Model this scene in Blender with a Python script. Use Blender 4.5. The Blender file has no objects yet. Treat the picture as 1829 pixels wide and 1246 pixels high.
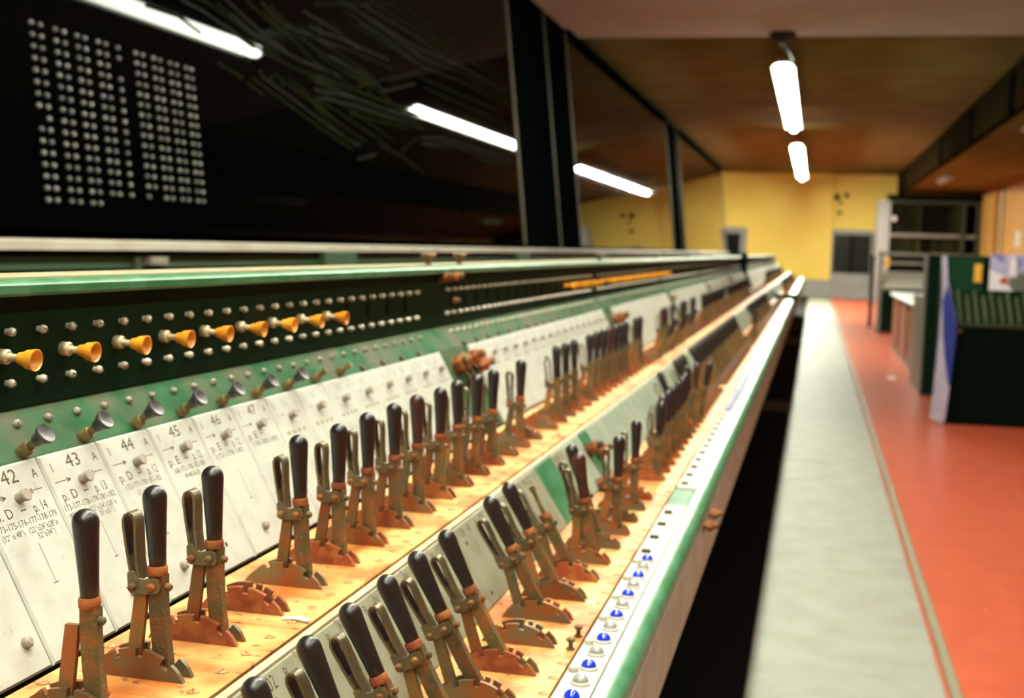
import bpy, bmesh, math, random
from mathutils import Vector, Matrix
random.seed(7)
SC = bpy.context.scene
COL = SC.collection
S, CZ = 0.13, 1.495          # one lever pitch in metres; eye height
R = math.radians
# ---------------------------------------------------------------- camera
YAW, PIT, ROL = R(13.27), R(4.71), R(1.81)
cy, sy, cp, sp = math.cos(YAW), math.sin(YAW), math.cos(PIT), math.sin(PIT)
fwd = Vector((-sy*cp, cy*cp, -sp)); rgt = Vector((cy, sy, 0)); upv = rgt.cross(fwd)
cr, sr = math.cos(ROL), math.sin(ROL)
r2 = rgt*cr + upv*sr; u2 = upv*cr - rgt*sr
cam = bpy.data.cameras.new('camera'); cam.sensor_width = 36; cam.lens = 36*2267/1829
cam.clip_start = 0.02; cam.clip_end = 200
cam.dof.use_dof = True; cam.dof.focus_distance = 1.33; cam.dof.aperture_fstop = 6.2
camo = bpy.data.objects.new('camera', cam); COL.objects.link(camo)
camo.matrix_world = Matrix(((r2.x, u2.x, -fwd.x, 0), (r2.y, u2.y, -fwd.y, 0), (r2.z, u2.z, -fwd.z, CZ), (0, 0, 0, 1)))
SC.camera = camo
# ---------------------------------------------------------------- world, exposure
w = bpy.data.worlds.new('world'); SC.world = w; w.use_nodes = True
w.node_tree.nodes['Background'].inputs[0].default_value = (0.5, 0.45, 0.35, 1)
w.node_tree.nodes['Background'].inputs[1].default_value = 0.0
vs = SC.view_settings
SC.display_settings.display_device = 'sRGB'
vs.view_transform = 'Standard'; vs.look = 'None'; vs.exposure = 0.98; vs.gamma = 1.0; vs.use_curve_mapping = False
SC.cycles.use_denoising = True
SC.cycles.max_bounces = 8; SC.cycles.diffuse_bounces = 4
TUBE = 66.0

# ---------------------------------------------------------------- helpers
def W(X, Y, Z): return Vector((X*S, Y*S, Z*S + CZ))

class MB:
    def __init__(s): s.v = []; s.f = []; s.m = []
    def add(s, vs_, fs, mi=0):
        o = len(s.v); s.v += [tuple(v) for v in vs_]; s.f += [[i+o for i in f] for f in fs]; s.m += [mi]*len(fs); return s
    def box(s, x0, x1, y0, y1, z0, z1, mi=0):
        return s.add([(x0,y0,z0),(x1,y0,z0),(x1,y1,z0),(x0,y1,z0),(x0,y0,z1),(x1,y0,z1),(x1,y1,z1),(x0,y1,z1)],
                     [[3,2,1,0],[4,5,6,7],[0,1,5,4],[1,2,6,5],[2,3,7,6],[3,0,4,7]], mi)
    def cbox(s, x0, x1, y0, y1, z0, z1, c=.02, mi=0):       # box with chamfered top edges
        v = [(x0,y0,z0),(x1,y0,z0),(x1,y1,z0),(x0,y1,z0),(x0,y0,z1-c),(x1,y0,z1-c),(x1,y1,z1-c),(x0,y1,z1-c),
             (x0+c,y0+c,z1),(x1-c,y0+c,z1),(x1-c,y1-c,z1),(x0+c,y1-c,z1)]
        f = [[3,2,1,0],[8,9,10,11],[0,1,5,4],[1,2,6,5],[2,3,7,6],[3,0,4,7],[4,5,9,8],[5,6,10,9],[6,7,11,10],[7,4,8,11]]
        return s.add(v, f, mi)
    def prism(s, poly, y0, y1, mi=0):                        # polygon (x,z) pushed along y
        a = sum(poly[i][0]*poly[(i+1) % len(poly)][1]-poly[(i+1) % len(poly)][0]*poly[i][1] for i in range(len(poly)))
        if a < 0: poly = poly[::-1]
        n = len(poly)
        v = [(x, y0, z) for x, z in poly] + [(x, y1, z) for x, z in poly]
        f = [list(range(n)), list(range(2*n-1, n-1, -1))] + [[(i+1) % n, i, n+i, n+(i+1) % n] for i in range(n)]
        return s.add(v, f, mi)
    def lathe(s, base, axis, prof, n=16, mi=0, cap=True):    # prof = [(radius, height)]
        ax = Vector(axis).normalized(); b = Vector(base)
        t = Vector((0, 1, 0)) if abs(ax.y) < .9 else Vector((1, 0, 0))
        p = ax.cross(t).normalized(); q = ax.cross(p)
        v = []; f = []
        for r_, h in prof:
            for i in range(n):
                a = 2*math.pi*i/n; v.append(b + ax*h + (p*math.cos(a)+q*math.sin(a))*r_)
        for k in range(len(prof)-1):
            for i in range(n):
                j = (i+1) % n; f.append([k*n+i, k*n+j, (k+1)*n+j, (k+1)*n+i])
        if cap: f += [list(range(n))[::-1], [(len(prof)-1)*n+i for i in range(n)]]
        return s.add(v, f, mi)
    def tube(s, pts, r_, n=8, mi=0):
        for a, b in zip(pts, pts[1:]):
            a = Vector(a); b = Vector(b); d = b-a
            s.lathe(a, d, [(r_, 0), (r_, d.length)], n, mi)
        return s
    def band(s, path, th, y0, y1, mi=0):                     # strip of sheet following (x,z) path
        n = len(path); L = []; Rr = []
        for i, (x, z) in enumerate(path):
            a = path[max(i-1, 0)]; b = path[min(i+1, n-1)]
            d = Vector((b[0]-a[0], b[1]-a[1])).normalized()
            L.append((x-d.y*th/2, z+d.x*th/2)); Rr.append((x+d.y*th/2, z-d.x*th/2))
        v = []
        for (x, z) in L: v += [(x, y0, z), (x, y1, z)]
        for (x, z) in Rr: v += [(x, y0, z), (x, y1, z)]
        o = 2*n; f = []
        for i in range(n-1):
            f += [[2*i, 2*i+1, 2*i+3, 2*i+2], [o+2*i+2, o+2*i+3, o+2*i+1, o+2*i],
                  [2*i+2, o+2*i+2, o+2*i, 2*i], [2*i+1, o+2*i+1, o+2*i+3, 2*i+3]]
        f += [[0, o, o+1, 1], [2*n-2, 2*n-1, o+2*n-1, o+2*n-2]]
        return s.add(v, f, mi)
    def build(s, mats, smooth=True, ang=38):
        me = bpy.data.meshes.new('m')
        me.from_pydata([(x*S, y*S, z*S) for x, y, z in s.v], [], s.f)
        if not isinstance(mats, (list, tuple)): mats = [mats]
        for m in mats: me.materials.append(m)
        for p, mi in zip(me.polygons, s.m): p.material_index = mi
        bm = bmesh.new(); bm.from_mesh(me); bmesh.ops.recalc_face_normals(bm, faces=bm.faces); bm.to_mesh(me); bm.free()
        if smooth: me.shade_smooth(); me.set_sharp_from_angle(angle=R(ang))
        return me

def ob(name, me, parent=None, at=(0, 0, 0), rot=None, mat4=None):
    """link a mesh; `at` is in pitch units in its parent's frame"""
    o = bpy.data.objects.new(name, me); COL.objects.link(o)
    if me is not None: me.name = name
    if parent: o.parent = parent
    if mat4 is not None: o.matrix_local = mat4
    else:
        o.location = Vector(at)*S
        if rot: o.rotation_euler = rot
    return o
def root(name, X, Y, Z, label=None, cat=None, group=None, rot=None):
    o = bpy.data.objects.new(name, None); COL.objects.link(o); o.empty_display_size = .05
    o.location = W(X, Y, Z)
    if rot: o.rotation_euler = rot
    tag(o, label, cat, group); return o
def tag(o, label=None, cat=None, group=None, kind=None):
    if label: o['label'] = label
    if cat: o['category'] = cat
    if group: o['group'] = group
    if kind: o['kind'] = kind
    return o
def solo(name, mb, mat, label=None, cat=None, group=None, kind=None, at=(0, 0, 0), smooth=True):
    """a top-level single mesh, geometry in pitch units about `at`"""
    o = ob(name, mb.build(mat, smooth)); o.location = W(*at); return tag(o, label, cat, group, kind)
def frame(x, y, z, at):                                       # local axes -> matrix (at in pitch units)
    x = Vector(x); y = Vector(y); z = Vector(z)
    return Matrix(((x.x, y.x, z.x, at[0]*S), (x.y, y.y, z.y, at[1]*S), (x.z, y.z, z.z, at[2]*S), (0, 0, 0, 1)))

# ---------------------------------------------------------------- materials
def lin(c): return tuple(((x/12.92) if x <= .04045 else ((x+.055)/1.055)**2.4) for x in c)
def mat(name, col, col2=None, scale=20, rough=.6, metal=0, lo=.4, hi=.62, bump=0, bscale=120, var=0, spec=.5, detail=6, coat=0, col3=None, lo3=.6, hi3=.72, s3=60):
    m = bpy.data.materials.new(name); m.use_nodes = True; nt = m.node_tree; N = nt.nodes; L = nt.links
    b = N['Principled BSDF']
    b.inputs['Roughness'].default_value = rough; b.inputs['Metallic'].default_value = metal
    b.inputs['Specular IOR Level'].default_value = spec; b.inputs['Coat Weight'].default_value = coat
    tc = N.new('ShaderNodeNewGeometry')
    oi = N.new('ShaderNodeObjectInfo')
    src = None
    if col2:
        no = N.new('ShaderNodeTexNoise'); no.inputs['Scale'].default_value = scale; no.inputs['Detail'].default_value = detail
        L.new(tc.outputs['Position'], no.inputs['Vector'])
        rp = N.new('ShaderNodeValToRGB'); rp.color_ramp.elements[0].position = lo; rp.color_ramp.elements[1].position = hi
        rp.color_ramp.elements[0].color = (*col, 1); rp.color_ramp.elements[1].color = (*col2, 1)
        L.new(no.outputs['Fac'], rp.inputs[0]); src = rp.outputs[0]
        if col3:
            n3 = N.new('ShaderNodeTexNoise'); n3.inputs['Scale'].default_value = s3; n3.inputs['Detail'].default_value = 8
            L.new(tc.outputs['Position'], n3.inputs['Vector'])
            mr = N.new('ShaderNodeMapRange'); mr.inputs[1].default_value = lo3; mr.inputs[2].default_value = hi3
            L.new(n3.outputs['Fac'], mr.inputs[0])
            mx = N.new('ShaderNodeMix'); mx.data_type = 'RGBA'
            L.new(mr.outputs[0], mx.inputs[0]); L.new(src, mx.inputs[6]); mx.inputs[7].default_value = (*col3, 1); src = mx.outputs[2]
    if var:
        hs = N.new('ShaderNodeHueSaturation'); hs.inputs['Color'].default_value = (*col, 1)
        if src: L.new(src, hs.inputs['Color'])
        mr = N.new('ShaderNodeMapRange'); mr.inputs[3].default_value = 1-var; mr.inputs[4].default_value = 1+var
        L.new(oi.outputs['Random'], mr.inputs[0]); L.new(mr.outputs[0], hs.inputs['Value']); src = hs.outputs[0]
    if src: L.new(src, b.inputs['Base Color'])
    else: b.inputs['Base Color'].default_value = (*col, 1)
    if bump:
        nb = N.new('ShaderNodeTexNoise'); nb.inputs['Scale'].default_value = bscale; nb.inputs['Detail'].default_value = 4
        L.new(tc.outputs['Position'], nb.inputs['Vector'])
        bp = N.new('ShaderNodeBump'); bp.inputs['Strength'].default_value = bump; bp.inputs['Distance'].default_value = .002
        L.new(nb.outputs['Fac'], bp.inputs['Height']); L.new(bp.outputs[0], b.inputs['Normal'])
    return m
def emit(name, col, st):
    m = bpy.data.materials.new(name); m.use_nodes = True; nt = m.node_tree
    nt.nodes.remove(nt.nodes['Principled BSDF']); e = nt.nodes.new('ShaderNodeEmission')
    e.inputs[0].default_value = (*col, 1); e.inputs[1].default_value = st
    nt.links.new(e.outputs[0], nt.nodes['Material Output'].inputs[0]); return m

M = {}
M['black'] = mat('black_bakelite', (.012, .008, .008), rough=.32, bump=.15, bscale=500)
M['brown'] = mat('brown_bakelite', (.05, .012, .008), (.02, .007, .006), 60, rough=.4)
M['rust'] = mat('rusty_iron', (.085, .062, .018), (.22, .065, .010), 48, rough=.40, metal=.35, bump=.9, bscale=700, var=.35, lo=.42, hi=.70, col3=(.42, .36, .22), lo3=.66, hi3=.72, s3=420)
M['rustbar'] = mat('orange_rust', (.24, .06, .007), (.14, .08, .02), 40, rough=.6, bump=.5, bscale=500, var=.4)
M['rustred'] = mat('red_rust', (.20, .036, .006), (.28, .085, .014), 50, rough=.75, bump=.6, bscale=500, var=.25)
M['steel'] = mat('dull_steel', (.115, .098, .055), (.17, .12, .055), 70, rough=.38, metal=.5, bump=.3, bscale=500, var=.15)
M['sector'] = mat('sector_iron', (.135, .105, .055), (.22, .06, .010), 24, rough=.42, metal=.35, bump=.4, bscale=500, var=.3)
M['bed'] = mat('rust_stained_bed', (.58, .33, .105), (.44, .125, .02), 11, rough=.45, lo=.40, hi=.60, bump=.15, bscale=300, var=.1, col3=(.22, .055, .008), lo3=.60, hi3=.69, s3=65)
M['bedscrew'] = mat('bed_screw', (.42, .22, .07), (.3, .12, .03), 80, rough=.5)
M['plate'] = mat('legend_plate', (.41, .41, .365), (.32, .31, .275), 22, rough=.36, lo=.46, hi=.75, bump=.06, bscale=400, col3=(.28, .23, .18), lo3=.66, hi3=.80, s3=90)
M['lplate'] = mat('grey_plate', (.215, .21, .15), (.18, .17, .115), 24, rough=.36, bump=.08, bscale=500, col3=(.14, .105, .06), lo3=.66, hi3=.8, s3=80)
M['blank'] = mat('blank_panel', (.25, .265, .21), (.18, .225, .165), 14, rough=.5, bump=.05)
M['ink'] = mat('engraving', (.055, .032, .024), rough=.7)
M['ink2'] = mat('faint_engraving', (.24, .21, .165), rough=.7)
M['green'] = mat('green_paint', (.013, .064, .025), (.026, .085, .038), 12, rough=.7, spec=.06, bump=.05, col3=(.085, .085, .052), lo3=.40, hi3=.68, s3=11)
M['green2'] = mat('pale_green_paint', (.022, .115, .045), (.05, .16, .08), 18, rough=.32, spec=.4, bump=.05, col3=(.13, .10, .05), lo3=.68, hi3=.78, s3=40)
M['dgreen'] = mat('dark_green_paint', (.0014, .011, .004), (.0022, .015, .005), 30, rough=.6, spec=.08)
M['dgreen2'] = mat('console_green', (.0025, .013, .005), (.004, .017, .007), 20, rough=.7, spec=.06)
M['cgreen'] = mat('console_upper_green', (.004, .034, .012), (.006, .042, .016), 20, rough=.6, spec=.1)
M['cblack'] = mat('console_front', (.0012, .004, .0015), rough=.8, spec=.04)
M['seal'] = mat('dark_recess', (.004, .0035, .003), rough=1, spec=0)
M['worn'] = mat('worn_ledge_top', (.42, .30, .17), (.30, .34, .24), 9, rough=.35)
M['cream'] = mat('cream_lip', (.40, .36, .23), (.35, .27, .14), 20, rough=.5)
M['strip'] = mat('white_strip', (.50, .485, .42), (.43, .40, .33), 30, rough=.3, bump=.04)
M['panelgrey'] = mat('front_grey', (.37, .37, .31), (.30, .29, .23), 12, rough=.6, bump=.1)
M['screw'] = mat('screw_metal', (.46, .43, .36), (.33, .28, .20), 90, rough=.42, var=.25)
M['yellow'] = mat('yellow_plastic', (.62, .27, .02), (.55, .18, .010), 40, rough=.4, bump=.1, bscale=400, var=.2)
M['brass'] = mat('tarnished_brass', (.20, .15, .06), (.12, .085, .03), 60, rough=.45, metal=.5)
M['stem'] = mat('knob_stem', (.48, .40, .26), (.38, .28, .15), 60, rough=.4, metal=.3)
M['knob'] = mat('grey_black_knob', (.035, .032, .036), (.05, .045, .045), 40, rough=.4)
M['button'] = mat('grey_button', (.27, .235, .19), (.21, .175, .14), 90, rough=.6)
M['blue'] = mat('blue_lens', (.004, .03, .55), rough=.12, coat=.6)
M['clear'] = mat('clear_lens', (.30, .30, .285), (.24, .24, .225), 50, rough=.12, coat=.6)
M['bezel'] = mat('white_metal_bezel', (.40, .38, .33), rough=.3)
M['paper'] = mat('white_paper', (.85, .82, .72), rough=.8)
# room
M['red'] = mat('red_floor', (.47, .088, .040), (.39, .064, .028), 6, rough=.30, bump=.05, bscale=30, lo=.35, hi=.7)
M['slab'] = mat('grey_slab', (.225, .23, .19), (.185, .18, .145), 5, rough=.55, spec=.25, lo=.35, hi=.7, var=.05)
M['trim'] = mat('beige_trim', (.20, .16, .10), rough=.45)
M['blackfloor'] = mat('black_floor', (.003, .003, .0025), rough=.8, spec=.1)
M['duct'] = mat('floor_bar', (.09, .075, .06), rough=.6)
M['ceil'] = mat('brown_ceiling', (.15, .115, .030), (.12, .088, .020), 1.2, rough=1, spec=.05)
M['soffit'] = mat('grey_soffit', (.56, .56, .52), (.50, .50, .46), 1.0, rough=1, spec=.1)
M['bulk'] = mat('brown_bulkhead', (.013, .008, .003), rough=1, spec=.0)
M['ywall'] = mat('yellow_wall', (.86, .65, .13), (.80, .56, .09), .7, rough=.75, lo=.3, hi=.75)
M['owall'] = mat('orange_wall', (.27, .125, .011), (.22, .10, .009), .8, rough=.8, lo=.3, hi=.75)
M['dado'] = mat('grey_dado', (.30, .285, .265), (.26, .245, .22), 2, rough=.6)
M['dark'] = mat('dark_void', (.003, .004, .003), rough=1, spec=0)
M['doorglass'] = mat('door_glass', (.006, .010, .007), rough=.15)
M['frameg'] = mat('grey_frame', (.24, .225, .215), rough=.5)
M['board'] = mat('glossy_black_board', (.0006, .0008, .0006), rough=.02, spec=.13)
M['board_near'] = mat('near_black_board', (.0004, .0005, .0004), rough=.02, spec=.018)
M['boardframe'] = mat('black_frame', (.0015, .0025, .0015), rough=.9, spec=0)
M['sill'] = mat('pale_sill', (.36, .33, .27), (.31, .27, .21), 4, rough=.5)
M['boardedge'] = mat('edge_trim', (.10, .085, .05), rough=.6, spec=.1)
M['dot'] = mat('pale_dot', (.12, .12, .105), rough=.6, var=.35, spec=.1)
M['track'] = mat('track_strip', (.0085, .009, .003), (.005, .0075, .003), 3, rough=.7, spec=.0)
M['track2'] = mat('track_strip_grey', (.013, .0135, .010), rough=.7, spec=.0)
M['lamp'] = emit('lamp_diffuser', (0.97, 1.0, .83), TUBE)
M['housing'] = mat('lamp_housing', (.5, .48, .42), rough=.5)
M['bdark'] = mat('dark_bracket', (.02, .018, .015), rough=.6)
M['wood'] = mat('brown_wood', (.25, .068, .02), (.19, .05, .014), 3, rough=.55)
M['white'] = mat('white_laminate', (.6, .58, .54), rough=.4)
M['grey'] = mat('grey_enamel', (.17, .15, .12), (.14, .12, .09), 5, rough=.5)
M['olive'] = mat('olive_metal', (.03, .034, .016), rough=.6, spec=.2)
M['unit'] = mat('relay_case', (.018, .015, .005), (.009, .010, .004), 6, rough=.8, var=.8, spec=.03)
M['key'] = mat('key_strip', (.055, .075, .035), rough=.45, var=.2)
M['ylabel'] = mat('yellow_label', (.75, .38, .03), rough=.5)
M['pblue'] = mat('poster_sky', (.16, .17, .42), (.42, .42, .60), 9, rough=.4, lo=.4, hi=.6)
M['pwhite'] = mat('poster_white', (.72, .70, .74), rough=.4)
M['pgrey'] = mat('poster_grey', (.11, .115, .10), rough=.4)
M['pred'] = mat('poster_red', (.42, .07, .03), rough=.4)
M['bblue'] = mat('banner_blue', (.004, .020, .20), rough=.5)
M['bwhite'] = mat('banner_white', (.40, .36, .44), (.32, .31, .42), 12, rough=.5)

# ================================================================ ROOM
FZ = -11.5
def struct(name, mb, m, at=(0, 0, 0)):
    return solo(name, mb, m, kind='structure', at=at, smooth=False)
struct('floor', MB().box(-31, 45, -60, 362, -.6, 0), M['red'], (0, 0, FZ))
# black well between the lever frame and the walkway
struct('trim_1', MB().box(-3.4, -1.25, -60, 353, 0, .03), M['blackfloor'], (0, 0, FZ))
for k, (a, b) in enumerate(((93.6, 98.5), (163, 176))):
    struct('trim_%d' % (k+2), MB().cbox(-3.2, -1.3, a, b, .03, .25, .05), M['duct'], (0, 0, FZ))
wk = root('floor_2', 1.4, 0, FZ)                             # raised slab walkway
wk['kind'] = 'structure'
y = -26.4; sl = None
while y < 352:
    L_ = min(24.35, 352.5-y)
    if sl is None or L_ < 24.3: sl = MB().cbox(-2.62, 2.5, .02, L_-.02, 0, .12, .03).build(M['slab'], False)
    ob('slab', sl, wk, (0, y, 0)); y += 24.35
struct('trim_4', MB().cbox(4.02, 4.34, -60, 353, 0, .15, .05), M['trim'], (0, 0, FZ))
# ceilings
struct('ceiling', MB().box(-31, 21.5, 122.3, 362, 21.6, 22.4), M['ceil'])
struct('ceiling_2', MB().box(-31, 45, -60, 122.3, 20, 22.4), M['soffit'])
struct('ceiling_3', MB().box(21.4, 45, 122.3, 362, 16.5, 22.4), M['ceil'])
struct('trim_5', MB().box(20.4, 21.4, 122.3, 355, 16.3, 21.6), M['bulk'])
for yy in (150, 188, 232):
    struct('trim_%d' % (6+int(yy/100)*2+(yy == 188)), MB().box(20.1, 20.4, yy, yy+3.2, 15.6, 20.6), M['seal'])
# walls
def wall_far():
    mb = MB(); mb.box(-31, 45, 355, 361, FZ, 22.4)
    return struct('wall_far', mb, M['ywall'])
wall_far()
struct('trim_11', MB().box(-2.4, 4.1, 353.6, 355, FZ+4.6, 21.6), M['ywall'])          # pilaster catching the lamp light
struct('baseboard_far', MB().box(-18.4, 4.2, 353.4, 355, FZ, FZ+4.5), M['dado'])
struct('wall_right', MB().box(39, 45, -60, 355, FZ, 20), M['owall'])
struct('trim_12', MB().lathe((38.7, 292, FZ), (0, 0, 1), [(.35, 0), (.35, 28)], 10), M['trim'])
struct('trim_13', MB().box(38.2, 39, 300, 322, FZ, 16.5), M['owall'])
struct('wall_left', MB().box(-37, -31, -60, 361, FZ, 22.4), M['dark'])
struct('wall_back', MB().box(-37, 45, -66, -60, FZ, 22.4), M['ywall'])
# far doors
d1 = root('door_1', 9.4, 354.2, FZ); d1['kind'] = 'structure'
ob('door_frame', MB().box(-5.3, 5.3, -.6, .8, 17.0, 18.2).box(-5.5, -4.9, -.6, .8, 0, 17).box(4.9, 5.5, -.6, .8, 0, 17).build(M['frameg'], False), d1)
ob('glass_pane', MB().box(-4.9, 4.9, -.2, .2, 6.5, 17).build(M['doorglass'], False), d1)
ob('mullion', MB().box(-.25, .25, -.4, .3, 6.5, 17).build(M['seal'], False), d1)
ob('kick_panel', MB().box(-4.9, 4.9, -.4, .4, 0, 6.5).build(M['dado'], False), d1)
d2 = root('door_2', -22.3, 354.2, FZ); d2['kind'] = 'structure'
ob('door_frame', MB().box(-3.9, 3.9, -.6, .8, 16.5, 18.1).box(-3.9, -2.1, -.6, .8, 0, 16.5).box(2.1, 3.9, -.6, .8, 0, 16.5).build(M['frameg'], False), d2)
ob('door_leaf', MB().box(-2.1, 2.1, -.2, .3, 0, 16.5).build(M['doorglass'], False), d2)
# dark stains (old fixings) above the far door
for k, (x, z, rr) in enumerate(((4.9, 15.4, .9), (7.4, 15.9, .7), (5.8, 11.2, .6), (6.0, 13.9, .5))):
    mb = MB().lathe((0, 0, 0), (0, -1, 0), [(rr, 0), (rr*.9, .25), (rr*.4, .5)], 9)
    solo('wall_bracket', mb, M['bulk'], ['left', 'right', 'lowest', 'middle'][k] + ' one of the small dark fixing stubs on yellow wall above far door', 'bracket', 'dark fixing stubs above the far door', at=(x, 355, z))

# ================================================================ LAMPS
def light_run(X, Z, y0, y1, n, label, group, cz, name='fluorescent_light', on=True, st=1):
    t = root(name, X, y0, Z, label, 'light', group)
    L_ = (y1-y0)/n
    ob('housing', MB().prism([(-.55, .8), (.55, .8), (1.15, .0), (1.08, -.02), (.62, .36), (-.62, .36), (-1.08, -.02), (-1.15, .0)], 0, y1-y0).build(M['housing' if on else 'trim'], False), t)
    lm_ = M['lamp'] if st == 1 else emit('lamp_diffuser_bright', (0.97, 1.0, .83), TUBE*st)
    df = MB().prism([(-.46, .35), (-.46, .0), (-.34, -.26), (0, -.36), (.34, -.26), (.46, .0), (.46, .35)], .04, L_-.04).build(lm_ if on else M['trim'])
    for i in range(n): ob('diffuser', df, t, (0, i*L_, 0))
    rod = MB().lathe((0, 0, .8), (0, 0, 1), [(.07, 0), (.07, cz-Z-.8)], 6).build(M['bdark'])
    for yy in (1.5, y1-y0-1.5): ob('hanger_rod', rod, t, (.3, yy, 0))
    return t
g = 'fluorescent lights in one line under the ceiling'
light_run(-4.06, 18.4, -14, 91.5, 9, 'nearest run of fluorescent light, overhead, seen mirrored in the black board', None, 20, st=.88)
light_run(-4.06, 18.4, 131, 196, 6, 'bright fluorescent light run hanging past the ceiling step', None, 21.6, st=1.15)
light_run(-4.06, 18.4, 228, 324, 8, 'farthest fluorescent light run, nearest to the yellow end wall', None, 21.6, st=2.6)
light_run(7.5, 18.4, -24, 32, 6, 'fluorescent light run over the corridor near the camera, lighting the grey front panel', None, 20, st=.32)
# hanging rose of the second run
rs = root('ceiling_rose', -3.9, 120.3, 20, 'dark round ceiling rose with drop rod above the lit tube', 'ceiling rose')
ob('cup', MB().lathe((0, 0, 0), (0, 0, -1), [(1.25, 0), (1.2, .35), (.8, .8), (.25, 1.0)], 16).build(M['bdark']), rs)
ob('drop_rod', MB().tube([(.2, 0, -.9), (.9, 7.6, -1.3)], .12, 6).build(M['bdark']), rs)
# right-hand lamps on the low ceiling (unlit)
for yy in (150, 262):
    light_run(24.5, 15.5, yy, yy+16, 1, 'unlit pale lamp under the low right-hand ceiling, ' + ('nearer' if yy < 200 else 'farther') + ' one', None, 16.5, 'unlit_lamp', False)

# ================================================================ TRACK DIAGRAM BOARD
XB, TL = -21.4, .115
nb = math.hypot(1, TL)
BU = Vector((-TL/nb, 0, 1/nb)); BN = Vector((1/nb, 0, TL/nb))
bd = root('track_diagram_board', XB, 100, FZ, 'long black glossy track diagram board leaning behind the lever frame', 'diagram board')
def bloc(Y, Z, out=0): return Vector((-TL*Z, Y-100, Z-FZ)) + Vector(BN)*out
def bmat(Y, Z, out=0):                                         # board frame: x along +Y, y up the board, z out of it
    return frame((0, 1, 0), BU, BN, bloc(Y, Z, out))
for a, b in ((6, 93.9), (117.3, 198.3), (216.3, 318)):
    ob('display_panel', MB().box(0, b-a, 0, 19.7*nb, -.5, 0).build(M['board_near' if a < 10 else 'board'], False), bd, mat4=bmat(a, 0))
    ob('edge_strip', MB().box(-.02, .22, 0, 19.7*nb, -.3, .12).build(M['boardedge'], False), bd, mat4=bmat(a, 0))
    ob('edge_strip', MB().box(-.25, .02, 0, 19.7*nb, -.3, .12).build(M['boardedge'], False), bd, mat4=bmat(b, 0))
    ob('top_frame', MB().box(0, b-a, -.25, .25, -.8, .5).build(M['boardframe'], False), bd, mat4=bmat(a, 19.8))
for a, b, o in ((94.0, 117.2, .06), (198.4, 216.2, .06)):
    ob('board_column', MB().box(0, b-a, -.6, 20.1*nb, -1, o).build(M['boardframe'], False), bd, mat4=bmat(a, 0))
    ob('corner_bead', MB().box(-.1, .1, -.6, 20.1*nb, o-.02, o+.10).build(M['boardedge'], False), bd, mat4=bmat(107.5 if a < 100 else 212, 0))
ob('sill', MB().cbox(-.5, .7, -94, 218, FZ*-1-.56, -FZ-.26, .05).build(M['sill'], False), bd)
ob('support_beam', MB().box(-.6, .35, -94, 218, -FZ-1.12, -FZ-.72).build(M['green'] if 0 else mat('beam_green', (.018, .045, .018), rough=.5), False), bd)
ob('back_sheet', MB().box(-1.6, -.7, -94, 218, .1, -FZ-.3).build(M['seal'], False), bd)
lg = MB().box(-.5, .75, 0, 3.9, .02, -FZ-.58).build(mat('post_green', (.012, .05, .02), rough=.5), False)
for yy in (51.8, 88.6, 125, 170, 215, 262, 306): ob('support_leg', lg, bd, (0, yy-100, 0))
ob('thin_bracket', MB().box(.35, .5, 0, .35, -FZ-1.9, -FZ-.75).build(M['olive'], False), bd, (0, 36.4-100, 0))
ob('beam_plug', MB().cbox(.3, .6, 0, 1.1, -FZ-1.02, -FZ-.78, .05).build(M['grey'], False), bd, (0, 37.2-100, 0))
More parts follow.
